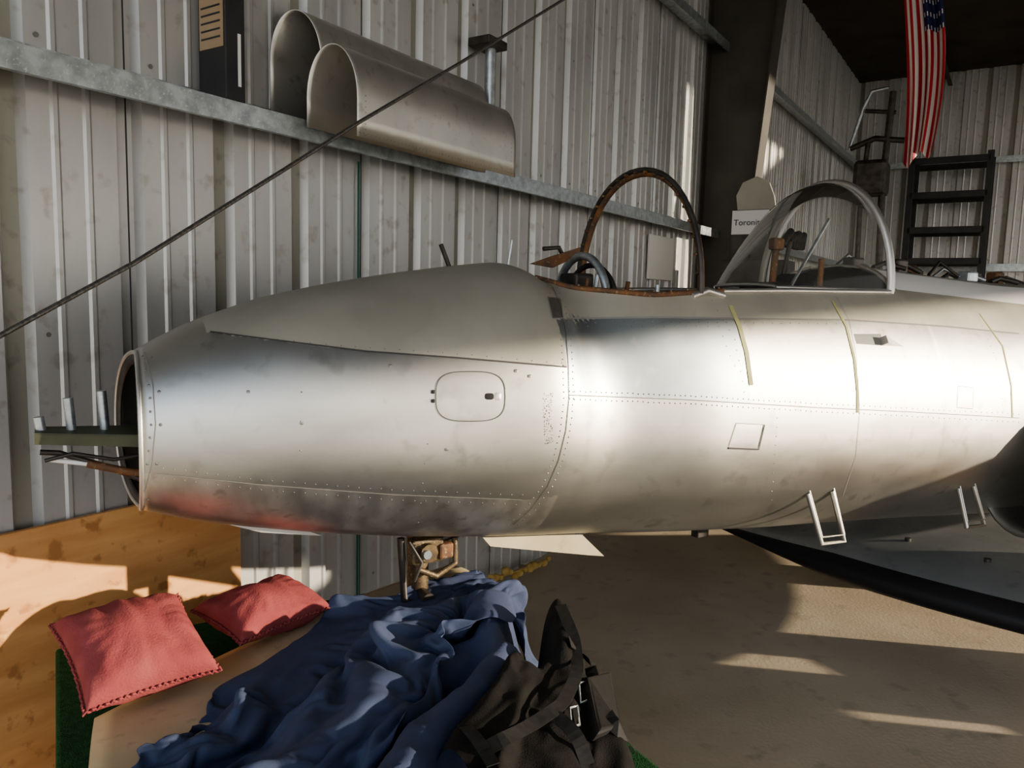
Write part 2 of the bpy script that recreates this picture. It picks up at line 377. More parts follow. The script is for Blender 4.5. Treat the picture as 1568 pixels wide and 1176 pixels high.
for i in range(NS):
    if O1+.002<S[i]<O2-.002:
        ph0=section(i,1)[2]; w,z,_=section(i,ph0); rimN.append(F(S[i],w,z+.002)); rimF.append(F(S[i],-w,z+.002))
nfr=[k for k in range(len(rimN)) if toF(rimN[k])[0]<1.75]
tube('sill_frame',rimN[:len(nfr)],.009,M_rust,jet); tube('sill_frame_b',rimF[:len(nfr)],.009,M_rust,jet)
tube('canopy_rail',rimN[len(nfr)-1:],.010,M_edge,jet); tube('canopy_rail_b',rimF[len(nfr)-1:],.010,M_edge,jet)
for k in range(4,len(nfr),4):
    tube('sill_bolt',[rimN[k]+Vector((0,0,-.012)),rimN[k]+Vector((0,0,.013))],.004,M_brass,jet)
zs=float(np.interp(1.6,S,ze))
tb=empty('cockpit_interior'); tb.parent=jet
a,b,zlo,wd_=O1+.16,O2-.08,zs-.55,.27
v=[F(a,-wd_,zlo),F(b,-wd_,zlo),F(b,wd_,zlo),F(a,wd_,zlo),F(a,-wd_,zs-.02),F(b,-wd_,zs-.02),F(b,wd_,zs-.02),F(a,wd_,zs-.02)]
obj('tub',v,[(0,1,2,3),(0,4,5,1),(2,6,7,3),(0,3,7,4),(1,5,6,2)],M_dkmet,tb)
box('cross_deck',F,(1.74,2.1),(-.3,.3),(zs-.04,zs-.005),M_dkmet,tb)
def arch(s,hwid,z0,h,n=28,lean=0,pw=2.0):
    o=[]
    for k in range(n+1):
        t=math.pi*k/n; c,sn=math.cos(t),math.sin(t)
        o.append(F(s+lean*abs(sn),hwid*math.copysign(abs(c)**(2/pw),c),z0+h*abs(sn)**(2/pw)))
    return o
tube('instrument_hoop',arch(1.40,.155,zs-.06,.18),.014,M_galv,tb); tube('instrument_hoop_b',arch(1.44,.15,zs-.06,.15),.01,M_dkmet,tb)
box('gunsight',F,(1.34,1.42),(-.05,.05),(zs-.06,zs+.06),M_dkmet,tb,.01)
for k in range(8):
    a=F(1.2+.07*k,random.uniform(-.22,.1),zs-.12); tube('cockpit_lever',[a,a+Vector((random.uniform(-.05,.05),random.uniform(-.05,.05),random.uniform(.12,.2)))],.008,random.choice([M_dkmet,M_dkmet,M_rust,M_galv]),tb)
v=[F(*hF(*q,-.08)) for q in ((812,404),(840,394),(888,379),(884,392),(846,410))]
obj('coaming_plate',v,[(0,1,2,3,4)],M_rust,tb,solid=.012)
tube('coaming_tube',[F(*hF(832,381,-.1)),F(*hF(856,379,-.1)),F(*hF(862,392,-.1))],.008,M_dkmet,tb)
ar=empty('windscreen_frame'); ar.parent=jet
pk=hF(985,262,0)[2]
sa=1.63
tube('arch_outer',arch(sa,.345,zs,pk-zs,pw=2.1),.009,M_dkmet,ar); tube('arch_inner',arch(sa+.010,.334,zs,pk-zs-.012,pw=2.1),.012,M_rust,ar)
for k in range(1,22):
    a=arch(sa-.004,.337,zs,pk-zs-.009,n=22,pw=2.1)[k]; tube('arch_bolt',[a-FA*.012,a+FA*.016],.005,M_brass if k%2 else M_rust,ar)
tube('arch_foot',[F(1.60,.335,zs-.01),F(1.66,.34,zs+.01),F(1.74,.335,zs-.005)],.013,M_edge,ar)
cn=empty('canopy'); cn.parent=jet
SC=2.66; CH=.315; S0=2.20; ct=hF(1275,286,.1)[2]-zs; zs2=float(np.interp(2.4,S,ze))
v=[];f=[];NA=32;NC=20
for k in range(NC+1):
    t=k/NC; s_=S0+(SC-S0)*t; cw=CH*(.5+.5*t**.7); ch=ct*max(.02,math.sin(t*math.pi/2)**.7)
    for j in range(NA+1):
        a=math.pi*j/NA; v.append(F(s_,cw*math.cos(a),zs2+.01+ch*math.sin(a)))
for k in range(NC):
    for j in range(NA):
        a=k*(NA+1)+j; f.append((a,a+1,a+NA+2,a+NA+1))
obj('canopy_glass',v,f,M_glass,cn,smooth=True)
tube('canopy_arch',arch(SC,CH+.01,zs2,ct+.01,pw=2.1),.015,M_edge,cn); tube('canopy_arch_b',arch(SC+.03,CH,zs2,ct-.005,pw=2.1),.009,M_white,cn)
for sgn in (-1,1): tube('canopy_base_rail',[F(S0+(SC-S0)*k/10,sgn*CH*(.5+.5*(k/10)**.7),zs2+.012) for k in range(11)],.008,M_edge,cn)
tube('canopy_front_rail',[F(S0,CH*.5*math.cos(math.pi*k/8),zs2+.012+.01*math.sin(math.pi*k/8)) for k in range(9)],.008,M_edge,cn)
st=empty('ejection_seat'); st.parent=jet
box('seat_back',F,(2.48,2.55),(-.13,.13),(zs-.4,zs+.04),M_dkmet,st,.02); box('headrest',F,(2.46,2.53),(-.08,.08),(zs+.03,zs+.10),M_blk,st,.02)
tube('seat_rail',[F(2.50,.12,zs-.2),F(2.50,.12,zs+.16)],.012,M_rust,st)
tube('canopy_strut',[F(2.38,.05,zs),F(2.62,.05,zs+.33)],.007,M_galv,st); tube('control_column',[F(2.34,0,zs-.2),F(2.37,0,zs+.22)],.014,M_rust,st); box('column_grip',F,(2.34,2.40),(-.02,.02),(zs+.19,zs+.24),M_rust,st,.01)
tube('seat_rod',[F(2.52,-.1,zs),F(2.57,-.1,zs+.24)],.010,M_dkmet,st); box('instrument_panel',F,(2.30,2.33),(-.13,.13),(zs-.05,zs+.06),M_dkmet,st,.03)
tube('pitot_mast',[F(*hF(688,409,0)),F(*hF(675,374,0))],.007,M_dkmet,jet); tube('antenna_post',[F(*hF(778,405,0)),F(*hF(784,368,0))],.004,M_galv,jet)
dk=empty('deck_hardware'); dk.parent=jet
random.seed(9)
for k in range(18):
    s_=2.84+k*.085; w_=random.uniform(-.12,.06); zz=crown(s_)-.006
    if k%3==0: box('fitting',F,(s_,s_+.08),(w_,w_+.06),(zz-.01,zz+random.uniform(.03,.07)),random.choice([M_dkmet,M_galv,M_rust]),dk,.01)
    else: tube('fitting_rod',[F(s_-.06,w_,zz+.01),F(s_+.02,w_,zz+random.uniform(.03,.08)),F(s_+.1,w_+.05,zz+.01)],random.uniform(.006,.014),random.choice([M_dkmet,M_galv,M_dkmet]),dk)
# pale fairing strip running aft along the shoulder
v=[];f=[];ii=[i for i in range(NS) if 2.70<S[i]<4.6]
for i in ii:
    for a in (.30,.42,.52,.62):
        w,z,_=section(i,a); v.append(F(S[i],w,z+.004))
for k in range(len(ii)-1):
    for j in range(3): q=k*4+j; f.append((q,q+4,q+5,q+1))
obj('deck_fairing_strip',v,f,M_white,dk,smooth=True)
for nm,(a,b,c,d) in (('boarding_step',((1237,756),(1258,833),(1292,829),(1274,752))),('boarding_step_b',((1468,748),(1480,807),(1507,804),(1490,744)))):
    A=fs(*a);D=fs(*d)
    if A and D:
        w1=toF(A[0])[1]+.05; B_=F(*hF(*b,w1)); C_=F(*hF(*c,w1))
        tube(nm,[A[0],B_,C_,D[0]],.009,M_foot,jet,smooth=False)
        off=Vector((0,0,.025)); tube(nm+'_inner',[A[0]+off,B_+off,C_+off,D[0]+off],.004,M_foot,jet,smooth=False)
ng=empty('nose_gear'); ng.parent=jet
sg=hF(640,830,0)[0]; zbn=float(np.interp(sg,S,zb))
tube('strut',[F(sg,0,zbn+.08),F(sg,0,.66)],.035,M_brass,ng); tube('axle',[F(sg,-.09,.70),F(sg,.09,.70)],.022,M_dkmet,ng)
tube('collar',[F(sg,.06,zbn-.05),F(sg,.09,zbn-.05)],.03,M_brass,ng); tube('drag_link',[F(sg+.02,.04,zbn-.03),F(sg+.30,.04,zbn+.01)],.012,M_dkmet,ng)
tube('torque_arm',[F(sg-.08,.05,zbn),F(sg-.07,.06,.70),F(sg,.06,.67)],.012,M_dkmet,ng); box('bracket',F,(sg-.05,sg+.06),(.02,.07),(zbn-.09,zbn-.01),M_brass,ng,.01)
tube('bolt',[F(sg-.01,.07,zbn-.05),F(sg-.01,.10,zbn-.05)],.014,M_galv,ng)
tube('crank',[F(sg-.03,.08,zbn-.10),F(sg+.03,.08,zbn-.13),F(sg+.10,.07,zbn-.10),F(sg+.10,.06,zbn-.02)],.010,M_brass,ng)
tube('brake_line',[F(sg-.06,.07,zbn-.01),F(sg-.03,.10,zbn-.07),F(sg-.05,.09,zbn-.13)],.005,M_dkmet,ng); box('lug',F,(sg+.04,sg+.09),(.03,.08),(zbn-.08,zbn-.03),M_rust,ng,.008)
P=[hF(x,y,.12) for x,y in ((738,822),(890,818),(924,851),(905,850),(750,836))]
obj('gear_door',[F(*q) for q in P],[tuple(range(5))],M_tan,ng,solid=.008)
P=[hF(x,y,.10) for x,y in ((330,798),(470,812),(492,820),(400,815))]
obj('gear_door_forward',[F(*q) for q in P],[tuple(range(4))],M_edge,ng,solid=.006)
box('belly_fitting',F,(2.0,2.06),(-.02,.02),(float(np.interp(2.0,S,zb))-.06,float(np.interp(2.0,S,zb))+.02),M_dkmet,ng)
wg=empty('main_wing'); wg.parent=jet
v=[];f=[];NI=24
for i in range(16):
    t=i/15; s_=3.44+t*2.6; g=.26+.12*math.sin(min(1,t*2)*math.pi/2)-.15*max(0,t-.5)
    for k in range(NI):
        a=2*math.pi*k/NI; v.append(F(s_-.10*math.cos(a)*(1-t),.50+g*math.cos(a)*.9,.93+.27*math.sin(a)))
for i in range(15):
    for k in range(NI): f.append((i*NI+k,i*NI+(k+1)%NI,(i+1)*NI+(k+1)%NI,(i+1)*NI+k))
obj('intake_fairing',v,f,M_alu,wg,smooth=True,solid=.01)
v=[];f=[]
for (w_,s0,ch,th,zz) in ((.40,4.3,2.0,.24,1.16),(5.2,4.6,1.3,.12,1.20)):
    for k in range(20):
        t=2*math.pi*k/20; x=.5-.5*math.cos(t); y=math.sin(t)*(.5 if math.sin(t)>0 else .35)*th*(1-.35*x)
        v.append(F(s0+ch*x,w_,zz+y))
for k in range(20): f.append((k,(k+1)%20,20+(k+1)%20,20+k))
f+= [tuple(range(20)),tuple(range(20,40))]
obj('wing_panel',v,f,M_wing,wg,smooth=True)
scr=empty('shade_screen')  # added out-of-view boards: shade the floor, slots let sun streaks through
win=[]
for (x1,y1,x2,y2,hwid) in ((880,985,1255,1020,.12),(990,828,1165,857,.14),(1230,878,1436,945,.08),(1305,1098,1540,1118,.05)):
    P1,P2=hZ(x1,y1,0),hZ(x2,y2,0); ws=[];zz=[]
    for P in (P1,P2):
        s_,w_,_=toF(P); t=(4.1-s_)/SUNH.dot(FA); ws.append(w_+t*SUNH.dot(FB)); zz.append(t*math.tan(SEL))
    win.append(((ws[0]+ws[1])/2,hwid,min(zz),max(zz)))
win=[q for q in sorted(win) if q[0]>1.0]
def hscr(w): return 1.25 if w<1.7 else .98
cur=.80
def panel(a,b,z0,z1):
    if b-a>.01 and z1-z0>.01: box('board',F,(4.10,4.13),(a,b),(z0,z1),M_ply,scr,0)
for (wc,hwid,z0,z1) in win+[(5.65,.05,0,0)]:
    a,b=wc-hwid,wc+hwid
    if a<cur: a=cur
    if cur<1.7<a: panel(cur,1.7,0,hscr(1)); panel(1.7,a,0,hscr(2))
    else: panel(cur,a,0,hscr(cur+.01))
    if wc<5.5:
        panel(a,b,0,max(0.02,z0)); panel(a,b,min(z1,hscr(wc)),hscr(wc)); cur=b
for w_ in (1.0,2.6,4.2): box('screen_foot',F,(4.13,4.5),(w_,w_+.06),(0,.9),M_ply,scr,0)
# ------------------------------------------------------------------ detached wing
dw=empty('detached_wing')
A=hZ(1095,805,.34);B=hZ(1660,985,.36);C=hZ(1690,768,.40);D=hZ(1200,775,.36)
v=[];f=[];NU=24;NK=32
for i in range(NU+1):
    t=i/NU; le=A.lerp(B,t); te=D.lerp(C,t); bow=math.sin(t*math.pi)*.10
    le=le+(le-te).normalized()*bow
    for k in range(NK):
        a=2*math.pi*k/NK; x=.5-.5*math.cos(a); th=.36*min(1,(.15+t*2))
        y=math.sin(a)*.5*th*(1-.6*x); P=le.lerp(te,x); v.append(P+Vector((0,0,y)))
di=[]
for i in range(NU):
    for k in range(NK):
        a=i*NK+k; b=i*NK+(k+1)%NK; f.append((a,b,b+NK,a+NK)); di.append(1 if k<2 or k>=NK-5 else 0)
f.append(tuple(range(NK)));di.append(0)
wo_=obj('wing_skin',v,f,[M_wing,M_boot],dw,smooth=True,idx=di)
bw=BVHTree.FromPolygons(v,f)
def wline(name,pts,wd_,m):
    P=[bw.ray_cast(CAM,ray(*q)) for q in dens(pts,8)]; P=[(q[0],q[1]) for q in P if q[0] is not None]
    if len(P)<2: return
    vv=[];ff=[]
    for i,(c,n) in enumerate(P):
        t=(P[min(i+1,len(P)-1)][0]-P[max(i-1,0)][0]).normalized(); sd=n.cross(t)*wd_/2; vv+=[c+n*.002-sd,c+n*.002+sd]
    for i in range(len(P)-1): ff.append((2*i,2*i+2,2*i+3,2*i+1))
    obj(name,vv,ff,m,dw)
wline('skin_joint',[(1300,800),(1400,835),(1568,880)],.006,M_line); wline('skin_joint_b',[(1480,850),(1462,880),(1458,915)],.006,M_line)
for (x,y) in ((1512,860),(1390,828)):
    q=bw.ray_cast(CAM,ray(x,y))[0]
    if q: tube('fuel_cap',[q-Vector((0,0,.01)),q+Vector((0,0,.015))],.015,M_dkmet,dw)
for t in (.35,.75):
    c=A.lerp(B,t)*.35+D.lerp(C,t)*.65; s=.12
    vv=[c+Vector((x,y,-c.z+z_)) for z_ in (0,.26) for x,y in ((-s,-s),(s,-s),(s,s),(-s,s))]
    obj('trestle_block',vv,BF,M_dkmet,dw)
# ------------------------------------------------------------------ on the girt
zt=zg+.003
def usheet(name,uL,uR,prof,m,skew=0):
    e=empty(name); v=[];f=[];n=len(prof); vf=prof[0][0]
    us=[uL,uL+.02,(uL+uR)/2,uR-.02,uR]
    for (a,b) in prof:
        for i,u in enumerate(us): v.append(W(u-(skew*(vf-a) if i<2 else 0),a,b))
    for k in range(n-1):
        for i in range(4): f.append((k*5+i,k*5+i+1,k*5+i+6,k*5+i+5))
    obj('sheet',v,f,m,e,smooth=True,solid=.003)
    rvv=[];rff=[]
    def rvt(c,t1,t2):
        b0=len(rvv)
        for q in range(6): rvv.append(c+t1*.0025*math.cos(q*1.047)+t2*.0025*math.sin(q*1.047))
        rff.append(tuple(range(b0,b0+6)))
    Z=Vector((0,0,1))
    for k in range(50):
        u=uL+(uR-uL)*(k+.5)/50; c=W(u,prof[0][0]+.003,prof[0][1]+.015); rvt(c,WD,Z)
    for k in range(8):
        for u in (uL+.04,uR-.04): rvt(W(u,prof[0][0]+.003,prof[0][1]+.02*k+.01),WD,Z)
    obj('rivet_row',rvv,rff,M_riv,e)
def uprof(vb,vf,z0,z1,zbk,n=22,straight=.45):
    r_=(vf-vb)/2; vc=(vf+vb)/2; zc=z0+(z1-z0)*straight; o=[(vf,z0),(vf,(z0+zc)/2),(vf,zc)]
    for k in range(1,n): a=math.pi*k/n; o.append((vc+r_*math.cos(a),zc+(z1-zc)*math.sin(a)))
    o+=[(vb,zc),(vb,zbk)]; return o
zz1=hW(545,78,.36)[2]+.03
u1=hW(547,130,.36)[0];u2=hW(790,215,.36)[0]
usheet('curved_cowling_panel',u1,u2,uprof(.185,.36,zg-.06,zz1,zt-.03,straight=.42),M_cowl,skew=.45)
z4=hW(490,26,.16)[2]+.02
u3=hW(490,60,.16)[0];u4=hW(748,110,.16)[0]
usheet('curved_cowling_panel',u3,u4,uprof(.02,.165,zt,z4,zt,straight=.55),M_cowl,skew=.8)
rib=empty('cowling_rib'); tube('rib',[W(u4+.10,.10,zt),W(u4+.10,.10,zt+.62)],.028,M_galv,rib); box('rib_bracket',W,(u4+.0,u4+.16),(.03,.16),(zt+.60,zt+.64),M_dkmet,rib)
cb=empty('black_carton')
uc0=hW(345,50,.165)[0];uc1=hW(375,60,.165)[0]; vb=max(.02,hU(297,50,uc0)[1])
box('carton',W,(uc0,uc1),(vb,.165),(zt,zt+.50),M_blackbox,cb)
box('carton_label',W,(uc0-.002,uc0-.0005),(vb+.01,.155),(zt+.17,zt+.34),M_card,cb,0)
for k in range(5): box('carton_print',W,(uc0-.003,uc0-.002),(vb+.02,.14),(zt+.20+k*.025,zt+.206+k*.025),M_blackbox,cb,0)
box('carton_text',W,(uc1-.03,uc1-.018),(.1655,.167),(zt+.05,zt+.22),M_white,cb,0)
gq=hW(551,300,.02)[0]; tube('green_cord',[W(gq,.012,zg-.07),W(gq,.012,.0)],.005,M_green)
cp=[hW(x,y,1.0) for x,y in ((-160,600),(0,514),(205,403),(430,263),(545,190),(700,99),(865,-2),(1010,-90))]
cp=[W(*q) for q in cp]
last=cp[-1]; cp.append(last+(last-cp[-2])*2.0); cp=[c for c in cp if c.z<5.2]
tube('steel_cable',cp,.0048,M_cable)
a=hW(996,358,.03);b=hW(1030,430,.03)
box('sunlit_wall_patch',W,(a[0],b[0]),(.01,.03),(b[2],a[2]),M_white)  # white slab standing in for a patch of sunlight on the wall
a=hW(-60,822,.04);b=hW(200,775,.04);c=hW(365,765,.04)
obj('plywood_sheet',[W(a[0]-.6,.04,0),W(c[0],.04,0),W(c[0],.04,b[2]),W(a[0]-.6,.04,b[2])],[(0,1,2,3)],M_ply,solid=.018)
fo=empty('yellow_foam_garland')
random.seed(3)
for k in range(13):
    t=k/12; x=752+88*t; y=888-30*t+random.uniform(-6,6); q=hW(x,y,.12)
    pr=.016+random.random()*.012
    bm=bmesh.new(); bmesh.ops.create_icosphere(bm,subdivisions=2,radius=pr)
    for vv in bm.verts: vv.co*=1+.25*noise.noise(vv.co*40+Vector((k,0,0)))
    bmesh.ops.translate(bm,verts=bm.verts,vec=W(q[0],.12,max(.03,q[2])))
    me=bpy.data.meshes.new('lump'); bm.to_mesh(me); bm.free(); me.materials.append(M_rope); o=bpy.data.objects.new('lump',me); sc.collection.objects.link(o); o.parent=fo
tube('garland_string',[W(*hW(752+88*t/6,888-30*t/6,.12)) for t in range(7)],.006,M_rope,fo)
# ------------------------------------------------------------------ back area
e=empty('black_shelf_rack'); U=12.6
a=hU(1398,238,U);b=hU(1518,236,U)
for uu in (U,U+.6):
    for vv in (a[1],b[1]): box('post',W,(uu-.03,uu+.03),(vv-.04,vv+.04),(0,a[2]),M_blackbox,e)
for y in (240,293,347,395):
    z=hU(1450,y,U)[2]; box('rail',W,(U-.03,U+.01),(a[1],b[1]),(z-.09,z+.0),M_blackbox,e)
    box('rail_rear',W,(U+.59,U+.63),(a[1],b[1]),(z-.09,z+.0),M_blackbox,e)
    if y in(293,347): box('shelf',W,(U,U+.6),(a[1],b[1]),(z-.04,z-.01),M_blackbox,e)
fl=empty('american_flag')
U=6.9; a=hU(1390,250,U); zb_=hU(1405,250,U)[2]
ztop=zb_+1.78; NX=39;NZ=50;Wd=.27
v=[];f=[];fi=[]
for i in range(NX+1):
    for j in range(NZ+1):
        t=j/NZ; x=i/NX; spread=(.55+.45*math.sin(t*2.2+.4)); 
        vv=a[1]-.03+.02*math.sin(t*5)+ x*Wd*spread-.12*t
        uu=U+.045*math.sin(x*17+t*2.0)*(1-.4*t)+.02*math.sin(x*7-t*4)
        z=zb_+(ztop-zb_)*t+.09*(x)*(1-t)-.04*math.sin(x*9)*(1-t)
        v.append(W(uu,vv,z))
for i in range(NX):
    for j in range(NZ):
        q=i*(NZ+1)+j; f.append((q,q+NZ+1,q+NZ+2,q+1)); k=(i//3)%2
        if j>NZ*.52 and i>=18:
            k=2
            if (i%3==1) and (j%3==0): k=1
        fi.append(k)
obj('flag_cloth',v,f,[M_flagr,M_flagw,M_flagb],fl,smooth=True,idx=fi)
tube('flag_cord',[W(U,a[1]+.0,ztop-.02),W(U,a[1]+.0,5.2)],.006,M_cable,fl)
tf=empty('tubular_seat_frame'); U=10.5
def hq(x,y): return W(*hU(x,y,U))
tube('leg',[hq(1300,230),hq(1322,165),hq(1335,140),hq(1362,134)],.022,M_galv,tf); tube('leg_b',[hq(1345,440),hq(1350,290),hq(1368,140)],.04,M_dkmet,tf)
tube('bar',[hq(1302,228),hq(1340,212),hq(1385,215)],.035,M_dkmet,tf); tube('bar_b',[hq(1325,170),hq(1372,172)],.025,M_dkmet,tf); tube('leg_c',[hq(1310,440),hq(1318,300),hq(1330,215)],.03,M_dkmet,tf)
x0=hU(1310,440,U); tube('leg_base',[hq(1310,440),W(x0[0],x0[1],0)],.03,M_dkmet,tf); x1=hU(1345,440,U); tube('leg_base_b',[hq(1345,440),W(x1[0],x1[1],0)],.04,M_dkmet,tf)
box('seat_pan',W,(U-.2,U+.2),(hU(1312,240,U)[1],hU(1362,240,U)[1]),(hU(1330,300,U)[2],hU(1330,248,U)[2]),M_dkmet,tf,.05)
ga=empty('machine_part')
q=hW(1230,205,.15)
for k in range(6):
    c=q[0]-.35+.13*k; tube('casting',[W(c,.08,zg+.055),W(c+.1,.14,zg+.10+.12*random.random()),W(c+.2,.1,zg+.06)],.045,M_dkmet,ga)
U=6.15; a=hU(1122,322,U);b=hU(1176,358,U); cbx=empty('cardboard_box')
box('carton',W,(U,U+.25),(a[1],b[1]),(b[2]-.2,a[2]+.0),M_dkmet,cbx,.003); box('label',W,(U-.004,U-.001),(a[1]+.0,b[1]-.0),(b[2]+.0,a[2]-.005),M_white,cbx,0)
tx=bpy.data.curves.new('label_text','FONT'); tx.body='Toronito'; tx.size=.065; tx.extrude=.001; tx.materials.append(M_blackbox)
to=bpy.data.objects.new('label_text',tx); sc.collection.objects.link(to); to.parent=cbx
mm=Matrix((WN,Vector((0,0,1)),-WD)).transposed().to_4x4(); mm.translation=W(U-.006,a[1]+.015,b[2]+.07); to.matrix_world=mm
box('storage_cabinet',W,(U-.03,U+.3),(a[1]-.05,b[1]+.15),(0,b[2]-.2),M_dkmet)
hp=[]
for (x,y) in ((1130,322),(1128,300),(1138,280),(1160,270),(1178,278),(1186,300),(1190,330),(1185,345)): hp.append(W(*hU(x,y,U+.27)))
obj('curved_fairing',hp,[tuple(range(8))],M_hump,None,solid=.02)
# ------------------------------------------------------------------ table, cushions, cloth
ZT=.60
te=empty('carpeted_table')
tbv=box('table_top',F,(-.21,.97),(-.30,1.25),(ZT-.05,ZT),M_grn,te,.01)
for s_ in (-.15,.9):
    for w_ in (-.24,1.18): box('table_leg',F,(s_-.03,s_+.03),(w_-.03,w_+.03),(0,ZT-.05),M_ply,te)
box('table_skirt',F,(-.205,.965),(-.295,1.245),(ZT-.26,ZT-.05),M_grn,te,.004)
def pillow(name,c,ex,ey,lx,ly,th,tilt,seed,roll=0):
    e=empty(name); n=34; ez=Vector((0,0,1))
    R=Matrix.Rotation(tilt,3,ex)@Matrix.Rotation(roll,3,ey); ex=R@ex; ey=R@ey; ez=R@ez
    v=[];f=[]
    for side in (1,-1):
        for i in range(n+1):
            for j in range(n+1):
                x=2*i/n-1;y=2*j/n-1
                X=x*lx/2*(1-.08*(1-y*y)) ; Y=y*ly/2*(1-.08*(1-x*x))
                h=th/2*max(0,(1-x*x)*(1-y*y))**.40
                r_=min(1,(1-max(abs(x),abs(y)))*5)
                wr=.014*noise.noise(Vector((X*9,Y*9,seed)))+.010*noise.noise(Vector((X*26,Y*12,seed+5)))
                rad=math.atan2(Y,X); wr+=.003*math.sin(rad*18+seed)*max(abs(x),abs(y))**2
                v.append(c+ex*X+ey*Y+ez*(side*h*(1 if side>0 else .8)+wr*r_))
    m_=(n+1)**2
    for s in (0,1):
        for i in range(n):
            for j in range(n):
                a=s*m_+i*(n+1)+j; q=(a,a+n+1,a+n+2,a+1); f.append(q if s==0 else q[::-1])
    o=obj('cover',v,f,M_red,e,smooth=True,subd=1)
    bm=bmesh.new(); bm.from_mesh(o.data); bmesh.ops.remove_doubles(bm,verts=bm.verts,dist=.0015); bm.to_mesh(o.data); bm.free()
    pts=[]; N=260
    for k in range(N):
        t=k/N*4; sd=int(t); u_=2*(t-sd)-1
        x,y=[(u_,-1),(1,u_),(-u_,1),(-1,-u_)][sd]
        X=x*lx/2*(1-.08*(1-y*y)) ; Y=y*ly/2*(1-.08*(1-x*x)); k2=1.004+.016*(k%2)
        pts.append(c+ex*X*k2+ey*Y*k2+ez*.003*(k%3-1))
    tube('fringe',pts,.003,M_red,e,cyc=True,smooth=False)
rot=lambda a:(FA*math.cos(a)+FB*math.sin(a))
c1=hZ(208,992,ZT+.15); c2=hZ(404,932,ZT+.12)
pillow('red_cushion',c1,rot(-.22),rot(-.22+math.pi/2),.31,.31,.19,math.radians(20),1.)
pillow('red_cushion',c2,rot(-.42),rot(-.42+math.pi/2),.32,.23,.15,math.radians(8),7.3)
pc=[hZ(145,1105,ZT+.02),hZ(690,870,ZT+.05),hZ(800,960,ZT+.04),hZ(130,1240,ZT+.02)]
v=[];f=[]
for i in range(25):
    for j in range(13):
        t=i/24;u_=j/12; P=pc[0].lerp(pc[1],t).lerp(pc[3].lerp(pc[2],t),u_)-FB*.06*math.sin(math.pi*t)*(1-u_)
        v.append(P+Vector((0,0,.045*math.sin(math.pi*min(1,u_+.08))*(.4+.6*t))))
for i in range(24):
    for j in range(12): a=i*13+j; f.append((a,a+13,a+14,a+1))
tanp=obj('tan_composite_panel',v,f,M_tan,None,smooth=True,solid=.008)
def rid(n,k=3.0): return 1-min(1,math.sqrt(n*n+.0035)*k)
def heap(name,limbs,m,seed,s_rng,w_rng,res,z0,amp,mat_par=None,zref=.12,edge=None):
    L=[]
    for (pts,R,H) in limbs:
        P=[]
        for (x,y) in pts:
            a=toF(hZ(x,y,ZT+zref)); P.append((a[0],a[1]))
        L.append((P,R,H))
    ns=int((s_rng[1]-s_rng[0])/res); nw=int((w_rng[1]-w_rng[0])/res)
    v=[];f=[];ok=np.zeros((ns+1,nw+1),bool)
    for i in range(ns+1):
        for j in range(nw+1):
            s=s_rng[0]+i*res; w=w_rng[0]+j*res
            qx=s+.035*noise.noise(Vector((s*5,w*5,seed)))
            qy=w+.035*noise.noise(Vector((s*5,w*5,seed+9)))
            best=0
            for li,(P,R,H) in enumerate(L):
                acc=0; bd=9;bl=0;bs=0
                for (a,b) in zip(P[:-1],P[1:]):
                    dx,dy=b[0]-a[0],b[1]-a[1]; l=math.hypot(dx,dy); t=((qx-a[0])*dx+(qy-a[1])*dy)/l/l; t=min(1,max(0,t))
                    ex,ey=qx-a[0]-t*dx,qy-a[1]-t*dy; d=math.hypot(ex,ey)
                    if d<bd: bd=d; bl=acc+t*l; bs=math.copysign(d,ex*dy-ey*dx)
                    acc+=l
                u=bl/max(acc,1e-6)
                Ri=R[0]+(R[1]-R[0])*u; Hi=H[0]+(H[1]-H[0])*u
                if bd>=Ri: continue
                prof=(1-(bd/Ri)**2.4)**.5
                n1=noise.noise(Vector((bs*9+li*7,bl*2.0+bs*2,seed+li)))
                n2=noise.noise(Vector((bs*6-bl*8,bl*5+bs*5,seed+li+40)))
                n3=noise.noise(Vector((bs*17+bl*5+li,bl*4,seed+li+20)))
                fold=rid(n1)+.3*rid(n2)+.3*rid(n3)-.4
                h=prof*Hi+amp*fold*min(1,prof*1.6)
                if h>best: best=h
            z=z0+best
            if edge and s>edge: z-=(s-edge)*4.5+(s-edge)**2*10
            ok[i,j]=best>.004
            lat=.02*noise.noise(Vector((s*9,w*9,seed+60)))*min(1,best*10)
            v.append(F(s+lat,w-lat,z))
    for i in range(ns):
        for j in range(nw):
            if ok[i,j] or ok[i+1,j] or ok[i,j+1] or ok[i+1,j+1]:
                a=i*(nw+1)+j; f.append((a,a+1,a+nw+2,a+nw+1))
    o=obj(name,v,f,m,mat_par,smooth=True)
    bm=bmesh.new(); bm.from_mesh(o.data); bmesh.ops.delete(bm,geom=[x for x in bm.verts if not x.link_faces],context='VERTS')
    bm.normal_update()
    if sum(ff.normal.z for ff in bm.faces)<0: bmesh.ops.reverse_faces(bm,faces=bm.faces)
    bm.to_mesh(o.data); bm.free()
    q=o.modifiers.new('sm','SMOOTH'); q.factor=.5; q.iterations=2
    return o,v,f
cov=empty('blue_coveralls')
hp_,_,_=heap('lining',[
 ([(745,985),(650,1035),(540,1100),(420,1165),(340,1200),(260,1260)],(.065,.06),(.11,.05)),
 ([(690,940),(610,980),(520,1035),(460,1075)],(.05,.03),(.11,.04)),
 ([(770,1020),(710,1080),(640,1150),(590,1220),(540,1290)],(.07,.08),(.14,.11)),
 ([(760,955),(745,990),(765,1035)],(.05,.055),(.15,.13))],M_blu,3.1,(-.2,1.10),(-.30,1.10),.012,ZT+.035,.02,cov)
bg_=empty('black_gear_bag')
